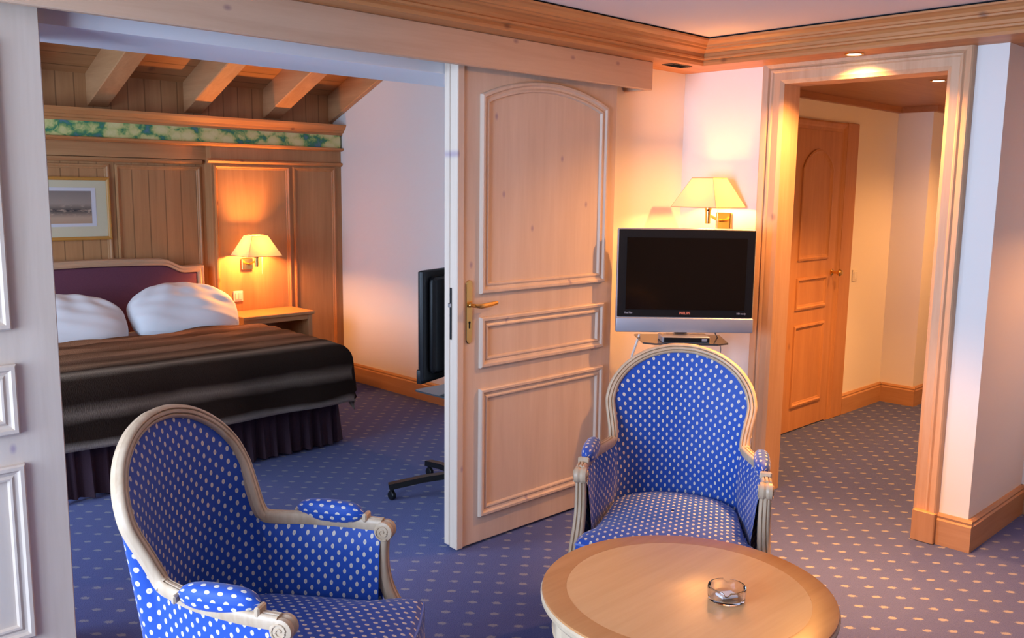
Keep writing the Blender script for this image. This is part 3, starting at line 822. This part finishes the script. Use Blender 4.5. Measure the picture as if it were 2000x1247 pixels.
# bedroom television, seen from behind
w2 = Vector((.95, .31)).normalized()
rot2 = math.atan2(w2.y, w2.x)+PI
t2 = make_tv('black television in the bedroom, seen from behind beside the door edge', (3.005, 3.50, .63), rot2, W=.72, Ht=.545, dark=True)
bm = bmesh.new(); box(bm, .27, .285, .0345, .0362, .10, .135)
obj('sticker', bm, M['plastic'], t2, world=False)
M['bluet'] = plain('blue_ink', (.05, .12, .5), .5)
make_stand('wheeled black stand under the bedroom television, half behind the door', (2.925, 3.35, 0), 0, .565, .63, math.radians(78))
# ================================================================== WALL LAMPS
def make_lamp(label, loc, rotz, power):
    """local: wall plane is y=0, lamp projects to -Y; z=0 is the bottom rim of the shade"""
    L_ = thing('wall_lamp', label, 'lamp', loc, rotz, 'brass wall lamps with cream shades')
    bm = bmesh.new(); box(bm, -.045, .045, -.022, 0, -.115, -.03, bev=.004)
    obj('wall_plate', bm, M['brass'], L_, world=False)
    bm = bmesh.new()
    tube(bm, catmull([(0, -.02, -.07), (0, -.06, -.07), (0, -.12, -.05), (0, -.155, -.045)], 5), .0075, 10)
    lathe(bm, [(.0001, -.085), (.013, -.083), (.014, -.02), (.018, -.012), (.018, .02), (.012, .028), (.0001, .03)], (0, -.16, 0), n=16)
    obj('arm', bm, M['brass'], L_, smooth=True, world=False)
    bm = bmesh.new(); tube(bm, [(.05, -.15, -.01), (.05, -.15, -.14)], .0022, 6)
    obj('pull_cord', bm, M['plastic'], L_, world=False)
    bm = bmesh.new()
    lv = [(.135, 0), (.0625, .147)]
    ro = []
    for hw, z in lv: ro.append([Vector((a*hw, -.16+b*hw, z)) for a, b in ((-1, -1), (1, -1), (1, 1), (-1, 1))])
    grid(bm, ro, cv=True)
    sh = obj('lamp_shade', bm, M['shade'], L_, world=False)
    bm = bmesh.new()
    for hw, z in lv:
        p = [Vector((a*hw, -.16+b*hw, z)) for a, b in ((-1, -1), (1, -1), (1, 1), (-1, 1))]
        for i in range(4): tube(bm, [p[i], p[(i+1) % 4]], .0022, 6)
    for i in range(4): tube(bm, [ro[0][i], ro[1][i]], .0012, 5)
    obj('shade_trim', bm, M['shadetrim'], sh, world=False)
    bm = bmesh.new(); lathe(bm, [(.0001, .032), (.008, .035), (.014, .05), (.016, .066), (.012, .082), (.0001, .09)], (0, -.16, 0), n=14)
    obj('bulb', bm, M['bulb'], L_, smooth=True, world=False)
    point('bulb_light', (0, -.16, .054), power, LAMP, rad=.034, parent=L_)
    return L_
M['shadetrim'] = plain('shade_braid', (.62, .42, .22), .7)
make_lamp('lit brass wall lamp with cream shade above the corner television', (XW, 2.62, 1.487), PI*-.5, P_TVLAMP)
make_lamp('lit wall lamp with cream shade above the bedside table', (3.25, 6.205, 1.06), 0, P_BEDLAMP)
make_lamp('lit wall lamp in the passage beyond the white corner, out of view', (4.82, .55, 1.55), PI*-.5, P_PASS)
# ================================================================== SPOTLIGHTS, VENT, SWITCHES
def downlight(label, x, y, z, power, angle=100, direction=(0, 0, -1), blend=.8, rad=.03):
    s = thing('ceiling_spotlight', label, 'ceiling light', (x, y, z), group='recessed ceiling spotlights')
    bm = bmesh.new(); lathe(bm, [(.030, 0), (.042, 0), (.043, -.004), (.040, -.006), (.030, -.004)], (0, 0, 0), n=28)
    obj('trim_ring', bm, M['brass'], s, smooth=True, world=False)
    bm = bmesh.new(); lathe(bm, [(.0001, -.003), (.031, -.003), (.031, -.001), (.0001, -.001)], (0, 0, 0), n=24)
    obj('lens', bm, M['halogen'], s, world=False)
    spot('spot_beam', (0, 0, -.012), direction, power, angle, blend, rad=rad, parent=s)
downlight('glowing recessed spotlight in the moulding above the doorway', 3.985, 1.917, ZS, P_SPOT, 145, (-.05, 0, -1), .5)
downlight('glowing recessed spotlight in the brown hallway ceiling', 5.20, 2.01, ZS, P_HALL, 98)
downlight('recessed spotlight further down the hallway ceiling, out of view', 6.4, 1.85, ZS, P_HALL*.5, 140)
downlight('added unseen ceiling spotlight warming the carpet on the right', 3.3, 1.5, ZC, P_DOWN, 68, blend=1, rad=.12)  # added lamp that turns the blue carpet browner; fitting is invented
downlight('added unseen tilted spotlight warming the sliding door and pelmet', 2.6, .8, ZC, 75, 80, (.12, 1, -.52), 1, rad=.08)  # extra lamp added only to warm the door leaf and pelmet
vt = thing('air_vent', 'dark slotted air vent under the crown moulding near the corner', 'vent', (3.78, 2.73, ZS))
bm = bmesh.new(); box(bm, 3.70, 3.86, 2.695, 2.765, ZS-.004, ZS+.001, bev=.001)
obj('grille', bm, M['ventm'] if 'ventm' in M else plain('bronze_vent', (.10, .07, .04), .5, .5, .4), vt)
bm = bmesh.new()
for k in range(6): box(bm, 3.712, 3.848, 2.701+k*.0105, 2.705+k*.0105, ZS-.0055, ZS-.003)
obj('slot', bm, M['dark'], vt)
def switch(label, loc, rotz, w_=.078):
    s = thing('light_switch', label, 'light switch', loc, rotz, 'white wall switches')
    bm = bmesh.new(); box(bm, -w_/2, w_/2, -.009, 0, -.04, .04, bev=.003)
    obj('plate', bm, M['plastic'], s, world=False)
    bm = bmesh.new(); box(bm, -.027, -.001, -.013, -.008, -.026, .026, bev=.002)
    obj('rocker', bm, M['plastic'], s, world=False)
    bm = bmesh.new(); box(bm, .001, .027, -.013, -.008, -.026, .026, bev=.002)
    obj('rocker', bm, M['plastic'], s, world=False)
switch('square white switch on the panel below the bedside lamp', (3.175, 6.205, .748), 0)
switch('small white switch on the hallway wall beside its door', (6.14, 2.85, .99), 0, .07)
# ================================================================== BED
BX0, BX1, BY0, BY1 = 1.36, 2.965, 4.60, 6.16
bed = thing('bed', 'double bed with plum upholstered headboard and dark pleated skirt', 'bed', ((BX0+BX1)/2, 5.4, 0))
bm = bmesh.new(); box(bm, BX0+.02, BX1-.02, BY0+.03, BY1, .05, .34, bev=.02, seg=2)
obj('base', bm, M['skirt'], bed)
bm = bmesh.new(); box(bm, BX0, BX1, BY0, BY1, .34, .575, bev=.05, seg=4)
obj('mattress', bm, M['linen'], bed, smooth=True)
bm = bmesh.new()
HP = []   # pleated skirt path
def pleats(p0, p1, nrm, n):
    out = []
    for k in range(n*10+1):
        t = k/(n*10); p = Vector(p0).lerp(Vector(p1), t)
        a = .014*math.sin(k/10*2*PI)+.009*math.sin(k*.37)+.006*math.sin(k*1.13)
        out.append((p, Vector(nrm), a))
    return out
segs = pleats((BX0-.01, BY0-.0, 0), (BX1+.01, BY0-.0, 0), (0, -1, 0), 22)+pleats((BX1+.012, BY0, 0), (BX1+.012, BY1, 0), (1, 0, 0), 18)
rows = []
for z, k in ((.36, .15), (.30, .5), (.2, .9), (.1, 1.15), (.012, 1.4)):
    rows.append([p+nn*(a*k+.012*(.36-z)/.36*2)+Vector((0, 0, z)) for p, nn, a in segs])
grid(bm, rows)
obj('bed_skirt', bm, M['skirt'], bed, smooth=True)
# headboard: shaped outline
def hb_top(x, e=0.0):
    cx, hw = (1.36+2.915)/2, (2.915-1.36)/2
    d = abs(x-cx)/hw
    if d < .62: z = 1.065-.012*(d/.62)**2
    elif d < .82: t = (d-.62)/.2; z = 1.053-.058*(3*t*t-2*t*t*t)
    else: z = .995
    return z
def hb_loop(off, z0):
    xs = [1.36+off+(2.915-1.36-2*off)*k/48 for k in range(49)]
    return [(1.36+off, z0), (2.915-off, z0)]+[(x, hb_top(x)-off) for x in reversed(xs)]
bm = bmesh.new()
lo, li = hb_loop(0, .32), hb_loop(.048, .36)
def ringrows(defs):
    return [[Vector((a, y, b)) for a, b in hb_loop(off, zz)] for off, zz, y in defs]
grid(bm, ringrows([(0, .32, 6.295), (0, .32, 6.20), (.006, .326, 6.192), (.02, .335, 6.198), (.03, .345, 6.188), (.044, .356, 6.194), (.048, .36, 6.21), (.048, .36, 6.295)]), cv=True)
obj('headboard_frame', bm, M['casingX'], bed, smooth=True)
bm = bmesh.new()
grid(bm, ringrows([(.046, .36, 6.215), (.056, .37, 6.202), (.09, .40, 6.192), (.2, .5, 6.188)]), cv=True, cap=True)
obj('headboard_upholstery', bm, M['aub'], bed, smooth=True)
# pillows
def pillow(label, c, wx, hz, th, lean, seed, tilt=0.0):
    rnd = random.Random(seed); n, m = 40, 26
    ph = [rnd.uniform(0, 6) for _ in range(6)]
    def pt(uu, vv, s):
        e = (max(0, (1-abs(uu)**3.0))*max(0, (1-abs(vv)**3.2)))**.5
        pinch = 1-.07*(abs(uu)**2)*(abs(vv)**2)
        x = uu*wx/2*(1-.05*vv*vv)*pinch; z = vv*hz/2*(1-(.16 if vv < 0 else .50)*abs(uu)**2.2)*pinch
        cr = .006*math.sin(5*uu+ph[0]+3*vv)+.006*math.sin(9*uu*(1+vv)+ph[1])+.004*math.sin(14*vv+ph[2]+6*uu)
        y = s*(th/2*e+cr*e)
        return Vector((x, y, z))
    bm = bmesh.new()
    for s in (-1, 1):
        rows = [[pt(-1+2*i/n, -1+2*j/m, s) for j in range(m+1)] for i in range(n+1)]
        grid(bm, rows)
    bmesh.ops.remove_doubles(bm, verts=list(bm.verts), dist=.0005)
    bmesh.ops.rotate(bm, cent=(0, 0, 0), matrix=Matrix.Rotation(tilt, 3, 'Y'), verts=list(bm.verts))
    bmesh.ops.rotate(bm, cent=(0, 0, 0), matrix=Matrix.Rotation(-lean, 3, 'X'), verts=list(bm.verts))
    bmesh.ops.translate(bm, verts=list(bm.verts), vec=c)
    o = obj('pillow', bm, M['linen'], smooth=True); tag(o, label, 'pillow', 'white bed pillows')
pillow('white pillow at the left half of the headboard, partly behind the door', (1.855, 5.88, .70), .73, .44, .24, math.radians(48), 3, math.radians(2))
pillow('white pillow nearest the bedside lamp', (2.615, 5.89, .715), .75, .46, .25, math.radians(46), 8, math.radians(3))
# fur throw
bm = bmesh.new()
rows, uv = [], []
ZT = .60
nx, ny = 84, 72
A0, A1 = BX0-.1, BX1+.33
for i in range(nx+1):
    row, ur = [], []
    a = A0+(A1-A0)*i/nx
    for j in range(ny+1):
        b = 1.42*j/ny                      # length from head end to the hem
        yflat = 5.67-b
        ox, oy = max(0, a-(BX1+.015)), max(0, 4.63-yflat)
        R0 = .09
        def bend(o_):
            if o_ < R0*PI/2: t = o_/R0; return R0*math.sin(t), R0*(1-math.cos(t))
            return R0+(o_-R0*PI/2)*.10, R0+(o_-R0*PI/2)*.99
        hx, dx = bend(ox); hy, dy = bend(oy)
        drop = max(dx, dy)+.22*min(dx, dy)
        mn = min(ox, oy)
        x = min(a, BX1+.015)+hx*(1-.25*min(1, mn/.2)); y = max(yflat, 4.63)-hy*(1-.15*min(1, mn/.2))
        rp = .010*math.sin(13*b*3+1.5*math.sin(2.1*a+1)+2*math.sin(a*5))*max(0, 1-b/1.2)
        rp += .007*math.sin(31*b+3*math.sin(3.3*a))*max(0, 1-b/1.1)
        fold = .012*math.sin(a*11+2)*min(1, oy/.3)+.010*math.sin(b*14)*min(1, ox/.25)
        row.append(Vector((x+(fold if ox > oy else 0), y-(fold if oy >= ox else 0), ZT+rp-drop+.018*math.sin(PI*min(1, b/1.1))*.5)))
        ur.append((a, b))
    rows.append(row); uv.append(ur)
grid(bm, rows, uvs=uv)
o = obj('fur_throw', bm, M['fur'], smooth=True); tag(o, 'dark brown striped fur throw spread over the bed', 'bed throw')
md = o.modifiers.new('thickness', 'SOLIDIFY'); md.thickness = .022; md.offset = 1
# ---- nightstand
ns = thing('nightstand', 'open wooden bedside table under the bedside lamp', 'nightstand', (3.31, 6.03, 0))
obj('top', B((3.035, 3.62, 5.86, 6.200, .612, .637), bev=.004), M['panelX'], ns)
obj('side_panel', B((3.575, 3.605, 5.875, 6.199, 0, .612), bev=.002), M['panelZ'], ns)
obj('side_panel', B((3.045, 3.065, 5.875, 6.199, 0, .612), bev=.002), M['panelZ'], ns)
obj('front_rail', B((3.065, 3.575, 5.88, 5.90, .575, .612)), M['panelX'], ns)
obj('back_panel', B((3.065, 3.575, 6.185, 6.199, .05, .612)), M['deepX'], ns)
obj('lower_shelf', B((3.065, 3.575, 5.885, 6.185, .22, .24)), M['panelX'], ns)
# ---- picture
pc = thing('framed_picture', 'gilt framed sepia harbour picture hanging above the headboard', 'picture', (2.03, YB, 1.42))
def ring_xz(x0, x1, z0, z1, wd, y0, y1, mat, name):
    bm = bmesh.new(); lp = rect(x0, x1, z0, z1)
    ring(bm, lp, [(0, 0), (0, y1), (wd*.3, y1+.004), (wd*.7, y1+.001), (wd, y1-.004), (wd, 0)], lambda a, b, h: (a, y0-h, b))
    return obj(name, bm, M[mat], pc)
ring_xz(1.74, 2.315, 1.195, 1.612, .022, YB-.003, .018, 'gilt', 'frame')
mt_ = obj('mat_board', B((1.76, 2.295, YB-.010, YB-.004, 1.215, 1.592)), M['mat'], pc)
obj('inner_mat', B((1.845, 2.222, YB-.0115, YB-.009, 1.285, 1.542)), M['mat2'], mt_)
obj('print', B((1.87, 2.192, YB-.0125, YB-.011, 1.306, 1.520)), M['print'], pc)
